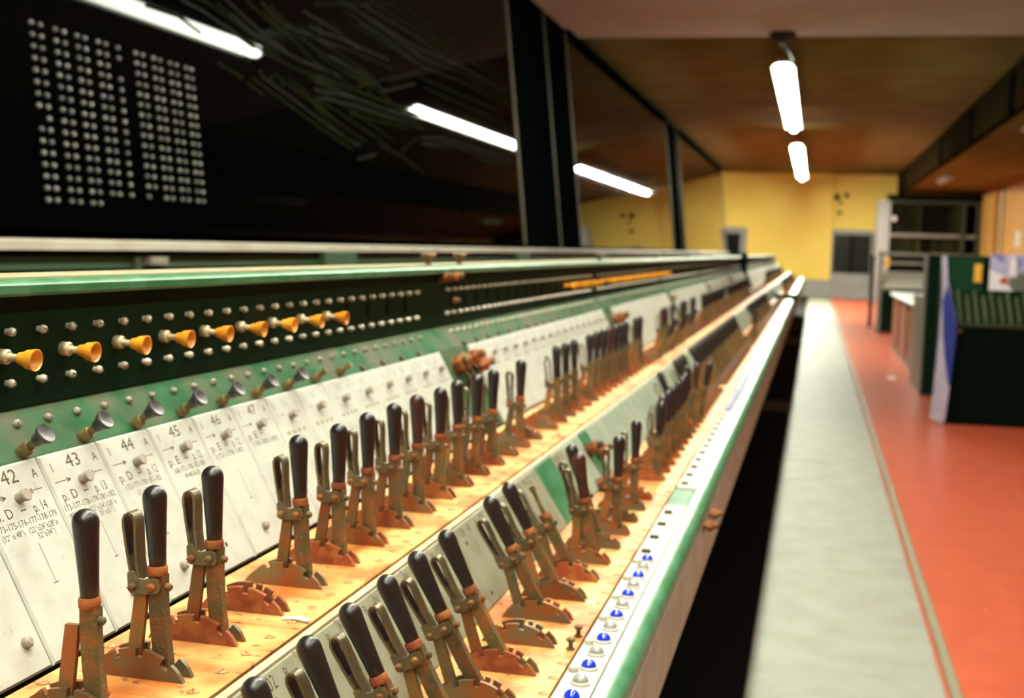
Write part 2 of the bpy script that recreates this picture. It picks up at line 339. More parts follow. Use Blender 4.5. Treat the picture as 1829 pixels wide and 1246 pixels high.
# indicator dots: two blocks of double columns
dotm = MB().lathe((0, 0, 0), (0, 0, 1), [(.08, 0), (.08, .05), (.06, .085)], 10).build(M['dot'])
cols = [(32.55, 16), (32.99, 16), (33.72, 16), (34.18, 16), (34.86, 16), (35.30, 16), (36.02, 15), (36.46, 15), (37.18, 15),
        (38.28, 15), (38.73, 15), (39.43, 15), (39.87, 15), (40.56, 15), (41.02, 15), (41.71, 15), (42.13, 15)]
miss = {(0, 8), (8, 2), (10, 14)}
for ci, (yy, n) in enumerate(cols):
    for k in range(n):
        if (ci, k) in miss: continue
        ob('indicator_dot', dotm, bd, mat4=bmat(yy, 5.86-.334*k, 0))
TRK = [[[41.8,8.26],[43.5,8.17],[47.7,7.5]],[[44.7,8.68],[46.1,8.32],[48.5,7.8],[50.1,7.58]],[[47.3,9.3],[49.3,8.88],[52.6,8.31],[53.2,7.95]],[[48.8,9.5],[51.0,8.95],[57.1,9.01]],[[39.3,7.59],[41.6,7.63],[43.2,7.32]],[[44.3,6.42],[46.4,6.12]],[[48.2,6.44],[56.1,4.93],[59.0,4.5]],[[51.0,6.77],[56.2,5.46]],[[54.3,8.98],[58.9,9.1],[65.2,9.11]],[[56.0,8.45],[60.7,8.14],[64.0,7.72]],[[54.7,10.51],[66.2,12.66]],[[58.3,10.93],[70.6,10.48],[78.5,10.78],[92.4,10.69]],[[61.2,11.72],[70.3,11.59],[78.0,11.05]],[[67.6,13.02],[72.8,12.67],[83.2,12.36],[92.9,12.1]],[[59.5,7.47],[66.5,8.9],[70.3,9.66]],[[63.3,7.67],[69.1,8.83]],[[70.2,9.3],[78.1,9.37],[88.9,9.45]],[[71.0,8.82],[81.2,8.73],[91.7,8.7]],[[53.8,6.62],[59.3,6.83],[69.5,6.73]],[[58.1,6.0],[67.3,6.12]],[[53.6,5.84],[56.9,4.79],[59.4,4.61]],[[69.5,5.85],[73.9,6.24],[91.8,6.21]],[[69.2,5.48],[75.0,5.62]],[[80.3,5.57],[92.1,5.62]],[[58.6,3.85],[61.4,4.33]],[[61.7,4.86],[65.8,4.51],[69.5,3.81]],[[65.4,4.72],[68.7,5.78]],[[53.9,7.01],[57.0,6.89],[63.6,6.8],[69.6,7.15]],[[53.7,6.24],[58.0,5.72],[63.5,4.86]],[[45.2,8.06],[47.1,7.63],[51.4,7.25],[56.6,7.21]],[[53.3,9.95],[57.3,9.77],[60.2,9.3]],[[49.0,9.17],[54.1,7.87],[58.2,7.41]],[[51.8,8.73],[56.9,8.28],[61.4,7.82]],[[60.5,10.73],[65.6,10.43],[71.5,9.91]],[[46.7,5.99],[48.2,5.69]]]
TRK = TRK + [[[y_+dy, z_+dz] for y_, z_ in TRK[q]] for q, dy, dz in ((0, .6, .35), (1, .8, .3), (6, -.9, -.2), (6, 1.2, .3), (8, -.5, .38), (9, .7, -.42), (11, 1.0, -.5), (11, -.8, .45), (12, .5, .4), (13, -1.0, -.45), (18, .4, -.32), (18, -.6, .42), (19, .5, .3), (21, .4, -.3), (27, .5, .35), (28, .8, .4), (29, .6, .45), (31, .7, .38), (32, .9, .4), (33, .6, .5))]
for ti, pl in enumerate(TRK):
    mb = MB()
    for (y0, z0), (y1, z1) in zip(pl, pl[1:]):
        d = Vector((y1-y0, z1-z0)); n_ = Vector((-d.y, d.x)).normalized()*.05; o0 = Vector((pl[0][0], pl[0][1]))
        a = Vector((y0, z0))-o0; b = Vector((y1, z1))-o0
        v = [(*(a+n_), 0), (*(a-n_), 0), (*(b-n_), 0), (*(b+n_), 0)]
        v += [(p[0], p[1], .03) for p in v]
        mb.add(v, [[3,2,1,0],[4,5,6,7],[0,1,5,4],[1,2,6,5],[2,3,7,6],[3,0,4,7]])
    ob('track_strip', mb.build(M['track2'] if ti % 3 == 0 else M['track'], False), bd, mat4=bmat(pl[0][0], pl[0][1], .002*(ti % 7)))
lamp_ = MB().lathe((0, 0, 0), (0, 0, 1), [(.1, 0), (.1, .05), (.06, .08)], 8).build(M['track2'])
for yy, zz in ((47.0, 6.9), (48.1, 6.6), (49.1, 6.5), (50.2, 6.35), (60.0, 7.9), (60.6, 8.35), (61.2, 7.4), (55.0, 9.6), (55.0, 9.2), (56.7, 4.9)):
    ob('track_lamp', lamp_, bd, mat4=bmat(yy, zz, 0))

# ================================================================ LEVER FRAME
uD = Vector((.847, 0, -1.567)).normalized(); uN = Vector((-uD.z, 0, uD.x)); UL = math.hypot(.847, 1.567)
lD = Vector((.61, 0, -.90)).normalized(); lN = Vector((-lD.z, 0, lD.x)); LL = math.hypot(.61, .90)
def umat(X, Y, Z): return frame((0, 1, 0), -uD, uN, (X, Y, Z))
def lmat(X, Y, Z): return frame((0, 1, 0), -lD, lN, (X, Y, Z))
# shared meshes
plate_me = MB().cbox(.012, .988, -UL, 0, -.03, .035, .022).build(M['plate'])
lplate_me = MB().cbox(.008, .992, -LL, 0, -.03, .03, .015).build(M['lplate'])
blank_me = MB().cbox(.0, 1, -LL, 0, -.03, .03, .015)
button_me = MB().lathe((0, 0, 0), (0, 0, 1), [(.052, .03), (.052, .115), (.062, .118), (.062, .135), (.055, .142)], 16).build(M['button'])
sbutton_me = MB().lathe((0, 0, 0), (0, 0, 1), [(.052, .03), (.052, .08), (.03, .10)], 14).build(M['button'])
hole_me = MB().lathe((0, 0, 0), (0, 0, 1), [(.03, .03), (.03, .039), (.02, .039)], 12).build(M['ink'])
bed_me = MB().cbox(-6.03, -4.535, .008, .992, -.07, 0, .01).build(M['bed'])
lbed_me = MB().cbox(-3.78, -2.44, .008, .992, -.07, 0, .01).build(M['bed'])
scr_flat = MB().lathe((0, 0, 0), (0, 0, 1), [(.055, -.01), (.055, .008), (.047, .012)], 14).box(-.05, .05, -.006, .006, .010, .0135, 1).build([M['bedscrew'], M['rustred']])
scr_dome = MB().lathe((0, 0, 0), (0, 0, 1), [(.030, 0), (.030, .04), (.041, .044), (.043, .065), (.036, .086), (.018, .100)], 14).box(-.036, .036, -.005, .005, .086, .1015, 1).build([M['screw'], M['ink']])
scr_slope = MB().lathe((0, 0, 0), (0, 0, 1), [(.030, 0), (.030, .02), (.040, .022), (.041, .04), (.034, .058), (.016, .070)], 14).box(-.036, .036, -.005, .005, .058, .0715, 1).build([M['button'], M['ink']])
pin_me = MB().lathe((0, 0, 0), (0, 0, 1), [(.05, 0), (.05, .02), (.028, .03), (.028, .09), (.052, .10), (.052, .13), (.03, .145)], 12).build(M['rust'])
def sector_poly(notches, r0=.525, r1=.46, a0=-57, a1=57, bed=.275):
    pts = []; a = a0; ev = []
    for s_, e_ in notches: ev += [(s_, 'd'), (e_, 'u')]
    arcs = [a0]; 
    step = 5.0; deep = False; a = a0
    seq = []
    evs = sorted(ev)
    ei = 0
    while a <= a1+1e-6:
        while ei < len(evs) and evs[ei][0] <= a:
            e, k = evs[ei]; ei += 1
            if k == 'd': seq += [(e, r0), (e, r1)]; deep = True
            else: seq += [(e, r1), (e, r0)]; deep = False
        seq.append((a, r1 if deep else r0)); a += step
    out = [(rr*math.sin(R(t)), rr*math.cos(R(t))) for t, rr in seq]
    return [(-.44, bed)] + out[1:-1] + [(.44, bed), (.44, bed-.06), (-.44, bed-.06)]
secF = MB().prism(sector_poly([(1, 8), (29, 38), (-24, -17)]), -.023, .023).build(M['sector'], False)
secB = MB().prism(sector_poly([(4, 10), (30, 37), (-34, -26), (16, 20)], .535, .475), -.023, .023).build(M['sector'], False)
secF2 = MB().prism(sector_poly([(1, 8), (29, 38), (-24, -17)]), -.023, .023).build(M['rustred'], False)
secB2 = MB().prism(sector_poly([(4, 10), (30, 37), (-34, -26), (16, 20)], .535, .475), -.023, .023).build(M['rustred'], False)
bezel_me = MB().lathe((0, 0, 0), (0, 0, 1), [(.107, 0), (.107, .018), (.092, .034), (.078, .034)], 22).build(M['bezel'])
dome = [(.086, .03)] + [(.086*math.cos(R(a)), .03+.078*math.sin(R(a))) for a in range(12, 90, 13)] + [(.008, .108)]
lens_b = MB().lathe((0, 0, 0), (0, 0, 1), dome, 22).build(M['blue'], True, 80)
lens_c = MB().lathe((0, 0, 0), (0, 0, 1), dome, 22).build(M['clear'], True, 80)
sb_me = MB().lathe((0, 0, 0), (0, 0, 1), [(.056, 0), (.056, .045), (.05, .055)], 16).build(M['bezel'])
slot_me = MB().cbox(-.07, .07, -.05, .05, 0, .05, .012).build(M['olive'])

_dg = bpy.context
def text_mesh(items, m):
    """items: (string, x, y, size, xscale); one mesh of flat engraved lettering (pitch units, z = 0)"""
    V = []; F = []
    obs = []
    for s_, x, y_, size, xs in items:
        if not s_ or s_.startswith('#'):                        # '#x0,y0,x1,y1,w' = a line
            continue
        cu = bpy.data.curves.new('t', 'FONT'); cu.body = s_; cu.size = size; cu.align_x = 'CENTER'; cu.align_y = 'CENTER'; cu.resolution_u = 2
        o = bpy.data.objects.new('t', cu); COL.objects.link(o); obs.append((o, x, y_, xs))
    bpy.context.view_layer.update(); dg = bpy.context.evaluated_depsgraph_get()
    for o, x, y_, xs in obs:
        me = o.evaluated_get(dg).to_mesh(); off = len(V)
        if xs > 5: wd = max(v.co.x for v in me.vertices)-min(v.co.x for v in me.vertices); xs = (xs-10)/wd
        V += [(v.co.x*xs+x, v.co.y+y_, 0) for v in me.vertices]; F += [[i+off for i in p.vertices] for p in me.polygons]
        o.evaluated_get(dg).to_mesh_clear()
    for o, *_ in obs:
        cu = o.data; bpy.data.objects.remove(o); bpy.data.curves.remove(cu)
    for s_, *_ in items:
        if s_.startswith('#'):
            x0, y0, x1, y1, w_ = [float(q) for q in s_[1:].split(',')]
            d = Vector((x1-x0, y1-y0)); n_ = Vector((-d.y, d.x)).normalized()*w_/2; off = len(V)
            V += [(x0+n_.x, y0+n_.y, 0), (x0-n_.x, y0-n_.y, 0), (x1-n_.x, y1-n_.y, 0), (x1+n_.x, y1+n_.y, 0)]; F.append([off, off+1, off+2, off+3])
    me = bpy.data.meshes.new('engraving'); me.from_pydata([(x*S, y*S, z*S) for x, y, z in V], [], F); me.materials.append(m)
    return me
def ln(x0, y0, x1, y1, w_=.008): return ('#%f,%f,%f,%f,%f' % (x0, y0, x1, y1, w_), 0, 0, 0, 0)
def arrow(x0, x1, y_):
    d = .06 if x1 > x0 else -.06
    return [ln(x0, y_, x1, y_), ln(x1-d, y_+.02, x1, y_, .012), ln(x1-d, y_-.02, x1, y_, .012)]
def upper_text(num, a, b, l1, l2, l3, cu=.75):
    it = [(num, .50, -.125, .19, 10.23), ('I', .135, -.145, .13, .9), ('A', .86, -.147, .13, 10.085)]
    it += arrow(.09, .34, -.290) + arrow(.88, .67, -.293)
    it += [(a, .22, -.44, .135, 10.24), (b, .74, -.45, .14, 10.2), ln(.455, -.44, .53, -.44, .012),
           (l1, .48, -.553, .088, 10.86 if len(l1) > 20 else 10.70), (l2, .47, -.636, .080, 10.0+.03*len(l2))]
    if l3: it.append((l3, .66, -.703, .080, 10.26))
    it += [ln(.495, -.76, .49, -1.14, .007), ln(.455, -1.14, .525, -1.14, .009)]
    return it
TXT = {9: upper_text('42', 'p. D', 'p. 14', '173-175-176-177-178-179', '(32\u00b0 o 48\u00b0)   (22\u00b0o24\u00b0o28\u00b0o', '32\u00b0o34\u00b0)'),
       10: upper_text('43', 'p. D', 'p. 13', '173-177-178-179-181-182', '(49\u00b0          (22\u00b0o24\u00b0o28\u00b0o', '29\u00b0o31\u00b0)'),
       11: upper_text('44', 'p. D', 'p. 12', '173-177-178-181-182', '(52\u00b0o55\u00b0o58\u00b0', ''),
       12: upper_text('45', 'p. E', 'p. 12', '168-173-178-182-183', '49-48-56-58', ''),
       13: upper_text('46', 'p. E', 'p. 12', '173-178-182', '', ''),
       14: upper_text('47', 'p. E', '', '178-182-183', '', '')}
far_txt = None
def far_text():
    it = arrow(.09, .34, -.290) + [ln(.64, -.29, .9, -.293, .008)]
    for k in range(4): it.append(ln(.18+.17*k, -.555, .29+.17*k, -.555, .055))
    it += [ln(.44, -.08, .46, -.2, .02), ln(.53, -.08, .55, -.2, .02), ln(.86, -.1, .88, -.2, .02), ln(.13, -.1, .13, -.2, .02)]
    it += [ln(.495, -.76, .49, -1.14, .006)]
    return text_mesh(it, M['ink2'])

def frame_section(idx, y0, y1, p0, pn, ub, lb, label, sec_off=(.28, .43), lsec_off=(0, .15), detail=2, lower=True, lplates=None):
    """one section of lever frame. p0 = Y of first upper plate edge, pn plates; detail 2 near, 1 mid, 0 far"""
    t = root('lever_frame', -5, y0, FZ, label, 'lever frame')
    def P(X, Y, Z): return (X+5, Y-y0, Z-FZ)
    def U(mb, m, name, **k): return ob(name, mb.build(m, k.get('smooth', True)), t)
    L_ = y1-y0
    body = [(-8.0, -11.45), (-8.0, -.6), (-7.40, -.62), (-7.40, -1.72), (-7.02, -2.16), (-6.16, -3.76), (-4.53, -3.76), (-4.53, -3.84), (-4.46, -3.84), (-4.44, -3.78),
            (-3.82, -4.69), (-2.42, -4.69), (-1.86, -4.72), (-1.86, -5.88), (-2.9, -5.9), (-3.3, -11.45)]
    ob('cabinet', MB().prism([(x+5, z-FZ) for x, z in body], .0, L_).build([M['seal']], False), t)
    ob('top_ledge', MB().prism([(x+5, z-FZ) for x, z in [(-8.05, -.47), (-7.29, -.47), (-7.22, -.488), (-7.18, -.525), (-7.18, -.60), (-7.21, -.63), (-8.05, -.63)]], 0, L_).build(M['green2']), t)
    ob('ledge_top', MB().box(-8.05+5, -7.29+5, 0, L_, -.472-FZ, -.455-FZ).build(M['worn'], False), t)
    ob('bed_base', MB().box(-6.03+5, -4.54+5, .0, L_, -3.75-FZ, -3.685-FZ).build(M['bed'], False), t)
    ob('lower_bed_base', MB().box(-3.78+5, -2.44+5, .0, L_, -4.68-FZ, -4.615-FZ).build(M['bed'], False), t)
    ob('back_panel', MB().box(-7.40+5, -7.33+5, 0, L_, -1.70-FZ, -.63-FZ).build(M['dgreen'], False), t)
    ob('slope_panel', MB().prism([(x+5, z-FZ) for x, z in [(-7.36, -1.70), (-6.98, -2.10), (-6.12, -3.69), (-6.15, -3.75), (-7.03, -2.16), (-7.40, -1.74)]], 0, L_).build(M['green'], False), t)
    ob('bed_edge', MB().box(-4.47+5, -4.38+5, 0, L_, -3.80-FZ, -3.66-FZ).build(M['cream'], False), t)
    ob('lower_slope', MB().prism([(x+5, z-FZ) for x, z in [(-4.40, -3.72), (-3.80, -4.60), (-3.83, -4.66), (-4.44, -3.78)]], 0, L_).build(M['green'], False), t)
    ob('edge_rail', MB().prism([(x+5, z-FZ) for x, z in [(-2.02, -4.625), (-1.90, -4.64), (-1.80, -4.67), (-1.745, -4.72), (-1.73, -4.80), (-1.735, -4.90), (-1.86, -4.90), (-2.02, -4.70)]], 0, L_).build(M['green2']), t)
    n = max(1, round(L_/6.4)); fw = L_/n
    fp = MB().cbox(-.06, .06, .015, fw-.015, 0, 1.02, .01).build(M['panelgrey'], False)
    for i in range(n): ob('front_panel', fp, t, P(-1.79, y0+i*fw, -5.92))
    # ---- upper legend plates
    ks = range(pn)
    global far_txt
    if far_txt is None: far_txt = far_text()
    if detail >= 1:
        for i in ks:
            Y = p0+i
            pl = ob('legend_plate', plate_me, t, mat4=umat(*P(-6.957, Y, -2.114)))
            ob('push_button', button_me, pl, (.5, -.325, 0))
            k = int(Y)
            if idx == 0 and k in TXT: em = text_mesh(TXT[k], M['ink'])
            else: em = far_txt
            ob('engraving', em, pl, (0, 0, .0365))['kind'] = 'stuff'
            if detail == 2:
                if i % 2 == 0 or Y < 12: ob('stop_button', sbutton_me, pl, (.48 if Y > 9.4 else .78, -1.505, 0))
                else: ob('plate_hole', hole_me, pl, (.48, -1.505, 0))
    else:
        mb = MB()
        for i in ks:
            q = len(mb.v); mb.cbox(.02, .98, -UL, 0, -.03, .035, .02)
            mb.v[q:] = [(x_+p0+i, y_, z_) for x_, y_, z_ in mb.v[q:]]
        o = ob('legend_plates', mb.build(M['plate'], False), t, mat4=umat(*P(-6.957, 0, -2.114))); o['kind'] = 'stuff'
    # ---- beds, sectors
    n = int(L_); off = ub
    ys = [y0+off+i for i in range(-1, n+1)]
    if detail >= 1:
        for Y in ys:
            if Y < y0-.05 or Y+1 > y1+.05: continue
            ob('bed_plate', bed_me, t, (5, Y-y0, -3.67-FZ))
            ob('lower_bed_plate', lbed_me, t, (5, Y-.23-y0, -4.60-FZ))
    else:
        ob('bed_strip', MB().cbox(-6.03, -4.535, 0, L_, -.07, 0, .01).build(M['bed'], False), t, (5, 0, -3.67-FZ))
        ob('lower_bed_strip', MB().cbox(-3.78, -2.44, 0, L_, -.07, 0, .01).build(M['bed'], False), t, (5, 0, -4.60-FZ))
    js = MB(); jl = MB()
    for i in range(int(y0)-1, int(y1)+2):
        for lowr in (0, 1):
            o_ = lsec_off if lowr else sec_off
            px, pz = (-3.12, -4.88) if lowr else (-5.3, -3.945)
            for q, dy in enumerate(o_):
                Y = i+dy
                if Y < y0+.1 or Y > y1-.1 or not (p0-1 < Y < p0+pn+.6): continue
                red = random.random() < .32
                if detail >= 1:
                    ob('toothed_sector', ([secF2, secB2] if red else [secF, secB])[q], t, P(px, Y, pz), rot=(0, 0, 0))
                else:
                    k0 = len(js.v); js.prism([(a_, b_) for a_, b_ in [(-.44, .275), (-.25, .47), (0, .525), (.25, .47), (.44, .275)]], -.02, .02)
                    js.v[k0:] = [(x_+px+5, y_+Y-y0, z_+pz-FZ) for x_, y_, z_ in js.v[k0:]]
    if js.v: o = ob('toothed_sectors', js.build(M['sector'], False), t); o['kind'] = 'stuff'
    if detail == 2:
        for i in range(int(y0), int(y1)+1):
            for X, Z, dy in ((-4.70, -3.67, .12), (-4.70, -3.67, .62), (-5.93, -3.67, .92), (-2.505, -4.6, .01), (-2.505, -4.6, .51), (-3.70, -4.6, .55)):
                Y = i+dy
                if y0+.1 < Y < y1-.1:
                    if X == -2.505 and (abs(Y-14.51) < .05 or abs(Y-14.01) < .05): ob('stop_pin', pin_me, t, P(X, Y, Z)); continue
                    ob('bed_screw', scr_flat, t, P(X, Y, Z), rot=(0, 0, random.uniform(0, 3)))
    # ---- screws on the dark panel and slope
    sm = MB()
    y = p0+.12-6
    while y < p0+pn+.1:
        if y > y0+.2:
            for X, Z, ax in ((-7.33, -.963, (1, 0, 0)), (-7.33, -1.449, (1, 0, 0)), (-7.235, -1.845, (.735, 0, .68))):
                if detail == 2:
                    a = Vector(ax).normalized(); rot_ = a.to_track_quat('Z', 'Y').to_matrix().to_4x4(); rot_ = rot_ @ Matrix.Rotation(random.uniform(0, 3), 4, 'Z')
                    rot_.translation = Vector(P(X, y, Z))*S
                    ob('panel_screw', scr_slope if X > -7.3 else scr_dome, t, mat4=rot_)
                else:
                    sm.lathe(P(X, y, Z), ax, [(.036, 0), (.036, .07), (.015, .1)], 6)
        y += .5
    if sm.v and detail < 2: o = ob('panel_screws', sm.build(M['screw']), t); o['kind'] = 'stuff'
    # ---- knob holes left empty
    hm = MB(); hs = MB()
    for i in range(pn+4):
        Y = p0-4+i+.02
        if y0+.2 < Y < p0+pn+.2 and not (idx == 0 and Y < 18.9): hm.box(-7.335+5, -7.322+5, Y-y0-.05, Y-y0+.05, -1.32-FZ, -1.06-FZ)
        if y0+.2 < Y < p0+pn and not (idx == 0 and Y < 18.9): hs.lathe(P(-6.99, Y-.13, -2.06), (.75, 0, .66), [(.055, -.02), (.055, .03), (.03, .035)], 8)
    if hm.v: ob('knob_slots', hm.build(M['seal'], False), t)['kind'] = 'stuff'
    if hs.v: ob('knob_holes', hs.build(M['ink']), t)['kind'] = 'stuff'
    # ---- lower plates
    for a, b, kind in (lplates or []):
        if kind == 'plate':
            i = 0
            while a+i < b-.01:
                Y = a+i
                pl = ob('lower_legend_plate', lplate_me, t, mat4=lmat(*P(-4.39, Y, -3.70)))
                if idx == 0:
                    it = [('N', .02+.96*.0+.02, -.10, .10, .7)] if 0 else []
                    num = 102+int(round(Y-9.36)) if Y > 9 else 0
                    it += [('N', .07, -.10, .13, 10.085), ('R', .71, -.12, .15, 10.09)]
                    if num: it += [(str(num), .36, -.11, .19, 10.21)]
                    it.append(ln(.66, -.25, .66, -.9, .005))
                    ob('engraving', text_mesh(it, M['ink']), pl, (0, 0, .0315))['kind'] = 'stuff'
                    ob('plate_hole', hole_me, pl, (.33, -.25, 0)); ob('plate_hole', hole_me, pl, (.18, -.95, 0))
                i += 1
        else:
            mb = MB().cbox(0.02, b-a-.02, -LL, 0, -.03, .03, .015)
            ob('blank_panel', mb.build(M['green2'] if kind == 'green' else M['blank'], False), t, mat4=lmat(*P(-4.39, a, -3.70)))
    return t, P

rng = random.Random(3)
lfs = []
t0, P0f = frame_section(0, 3.3, 24.35, 5.315, 18, .63, 0, 'nearest section of the green lever frame, with engraved white plates', detail=2,
                        lplates=[(4.36, 20.3, 'plate'), (20.36, 21.66, 'green'), (21.66, 22.6, 'plate'), (22.6, 24.33, 'blank')])
t1, P1f = frame_section(1, 24.35, 43.3, 25.4, 17, .55, 0, 'second section of the lever frame, beyond the first green gap', (.82, .97), detail=1,
                        lplates=[(24.37, 25.2, 'green'), (25.2, 38.2, 'blank'), (38.2, 43.25, 'blank')])
t2, P2f = frame_section(2, 43.3, 62.3, 44.4, 17, .5, 0, 'third section of the lever frame with upright and pulled levers', (.82, .97), detail=0, lplates=[(43.4, 62.2, 'blank')])
names = ['fourth', 'fifth', 'sixth']
for k, (a, b) in enumerate(((62.3, 84.6), (84.6, 107), (107, 130))):
    frame_section(3+k, a, b, a+1.1, int(b-a-1.9), .5, 0, names[k]+' section of the lever frame' + (', ending at the dark gap' if k == 2 else ', blurred by distance'), (.82, .97), detail=0, lplates=[(a+.1, b-.1, 'blank')])
for k, (a, b) in enumerate(((133, 190), (191, 250))):
    frame_section(6+k, a, b, a+1.1, int(b-a-1.9), .5, 0, ('nearer' if k == 0 else 'farther') + ' section of the second lever frame, beyond the dark gap', (.82, .97), detail=0, lplates=[(a+.1, b-.1, 'blank')])

# ---- front strip with lamps (parts of sections 0 and 1)
def strip_run(t, P, ya, n, kinds):
    sp = MB().cbox(-2.415, -2.03, .008, .992, -.07, 0, .012).build(M['strip'])
    for i in range(n):
        Y = ya+i
        pl = ob('strip_plate', sp, t, (5, P(0, Y, 0)[1], -4.60-FZ))
        kd = kinds(i)
        if kd == 'lamps':
            for (X, dy, ln_) in ((-2.19, .70, lens_b), (-2.19, .20, lens_c)):
                bz = ob('indicator_lamp', bezel_me, t, P(X, Y+dy, -4.60)); ob('lens', ln_, bz)
            ob('strip_button', sb_me, t, P(-2.335, Y+.565, -4.60))
        elif kd == 'slots':
            ob('strip_button', slot_me, t, P(-2.28, Y+.26, -4.60))
strip_run(t0, P0f, 3.72, 19, lambda i: 'lamps' if 3.72+i < 18.3 else ('slots' if i < 19 else ''))
strip_run(t1, P1f, 24.6, 18, lambda i: 'slots')
ob('strip_gap', MB().cbox(-2.415, -2.03, 22.74, 24.33, -.07, -.004, .01).build(M['green2'], False), t0, (5, -3.3, -4.60-FZ))
for t_, a, b in ((t2, 43.3, 62.3),):
    ob('strip_plate', MB().cbox(-2.415, -2.03, 0, b-a, -.07, 0, .012).build(M['strip'], False), t_, (5, 0, -4.60-FZ))
for o in list(COL.objects):
    if o.name.startswith('lever_frame') and o.parent is None and o.location.y/S > 60:
        a = o.location.y/S
        ln_ = {62: 22.3, 84: 22.4, 107: 23, 133: 57, 191: 59}[int(round(a-.05))if int(a) not in (62, 84) else int(a)]
        ob('strip_plate', MB().cbox(-2.415, -2.03, 0, ln_, -.07, 0, .012).build(M['strip'], False), o, (5, 0, -4.60-FZ))
# lilac-blue lamp row farther along the strip
lil = [mat('lilac_lens', (.16, .19, .60), rough=.2), M['clear']]
for t_, P_, a, b in ((t1, P1f, 37.0, 42.9), (t2, P2f, 43.6, 61.6)):
    lm = MB(); y = a; i = 0
    while y < b:
        lm.lathe(P_(-2.22, y, -4.6), (0, 0, 1), [(.1, 0), (.1, .03), (.07, .09), (.02, .11)], 8, i % 2); y += .5; i += 1
    ob('indicator_lamps', lm.build(lil), t_)['kind'] = 'stuff'

# ---- end of machine A: dark post and cross bar, machine B starts after it
gp = root('end_panel', -5, 130.8, FZ, 'dark green end panel and cross bar closing the first lever frame', 'end panel')
ob('post', MB().box(-2.6, -1.7, 0, 1.4, 0, 11.4).build(M['dgreen2'], False), gp)
ob('end_plate', MB().prism([(-3.0, .05), (-3.0, 10.9), (-2.2, 9.6), (-1.2, 7.9), (.5, 7.85), (1.2, 6.95), (3.35, 6.95), (3.35, 5.7), (1.9, .05)], .2, 1.0).build(M['dgreen2'], False), gp)
ob('cross_bar', MB().cbox(1.0, 3.5, -.6, .7, 6.95, 7.4, .08).build(M['dgreen'], False), gp)

# ================================================================ LEVERS
# local frame: u (x) across the row, w (z) up from the pivot, y along the row
H_AX = Vector((.10-.144, 0, 1.885-1.21)).normalized()
def handle_mesh(m):
    pr = [(.060, 0), (.070, .01), (.074, .12), (.084, .30), (.094, .46), (.101, .56)] + [(.101*math.cos(R(a)), .572+.101*math.sin(R(a))) for a in (10, 25, 40, 55, 68, 80)] + [(.006, .674)]
    return MB().lathe((.144, 0, 1.21), H_AX, pr, 20).build(m, True, 60)
handle_b = handle_mesh(M['black']); handle_br = handle_mesh(M['brown'])
collar_me = MB().lathe((.144, 0, 1.135), H_AX, [(.078, 0), (.084, .012), (.084, .062), (.078, .078), (.06, .08)], 18).build(M['rustred'])
def shaft(mb):
    # channel bar: front web with two side lips, slightly flared to the bottom
    poly = [(-.066, -.045), (.066, -.045), (.074, -.036), (.074, .045), (.046, .045), (.046, .0), (-.046, .0), (-.046, .045), (-.074, .045), (-.074, -.036)]
    lv = [(.150, 1.145), (.152, .95), (.170, .70), (.200, .46), (.212, .36)]
    n = len(poly); v = []; f = []
    for c, w_ in lv:
        for x, y_ in poly: v.append((c+x, y_, w_))
    for k in range(len(lv)-1):
        for i in range(n):
            j = (i+1) % n; f.append([k*n+i, k*n+j, (k+1)*n+j, (k+1)*n+i])
    f += [list(range(n)), [(len(lv)-1)*n+i for i in range(n)][::-1]]
    return mb.add(v, f)
shaft_me = shaft(MB()).build(M['rust'])
latch_poly = [(-.040, 1.0), (.068, 1.0), (.052, .80), (.022, .49), (.012, .44), (-.088, .44), (-.100, .50), (-.066, .80)]
latch_me = MB().prism(latch_poly, -.042, .004).build(M['rustbar'])
latch2_me = MB().prism(latch_poly, -.042, .004).build(M['steel'])
link_poly = [(-.095, 1.145), (-.075, 1.165), (-.035, 1.16), (.0, 1.115), (.05, 1.10), (.10, 1.115), (.15, 1.13), (.19, 1.11), (.205, 1.04), (.185, 1.0), (.13, .985), (.02, .985), (-.05, .98), (-.085, 1.0)]
link_me = MB().prism(link_poly, -.075, -.048).build(M['steel'])
lscr = MB().lathe((0, 0, 0), (0, -1, 0), [(.036, 0), (.036, .022), (.026, .040), (.008, .046)], 12).box(-.032, .032, -.0475, -.040, -.004, .004, 1).build([M['rustbar'], M['ink']])
bolt_me = MB().lathe((0, 0, 0), (1, 0, 0), [(.034, 0), (.034, .035), (.02, .05)], 10).build(M['rust'])
loop_path = [(-.06, 1.08), (-.082, 1.20), (-.114, 1.36), (-.140, 1.52), (-.144, 1.58), (-.130, 1.622), (-.098, 1.642), (-.062, 1.628), (-.042, 1.585), (-.036, 1.53), (-.030, 1.38), (-.022, 1.25), (.008, 1.09)]
loop_mb = MB().band(loop_path, .022, -.066, .078)
loop_shade = [(-.088, 1.30), (-.102, 1.36), (-.126, 1.52), (-.129, 1.575), (-.118, 1.608), (-.096, 1.626), (-.074, 1.612), (-.057, 1.575), (-.051, 1.53), (-.046, 1.40), (-.050, 1.30)]
loop_mb.band(loop_shade, .006, -.058, .074, 1)  # black lining: shade inside the loop put into the colour
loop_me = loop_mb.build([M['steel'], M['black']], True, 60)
rod_me = MB().lathe((.144, 0, 1.21), H_AX, [(.03, 0), (.03, .33), (.045, .34), (.045, .42)], 10).build(M['brass'])
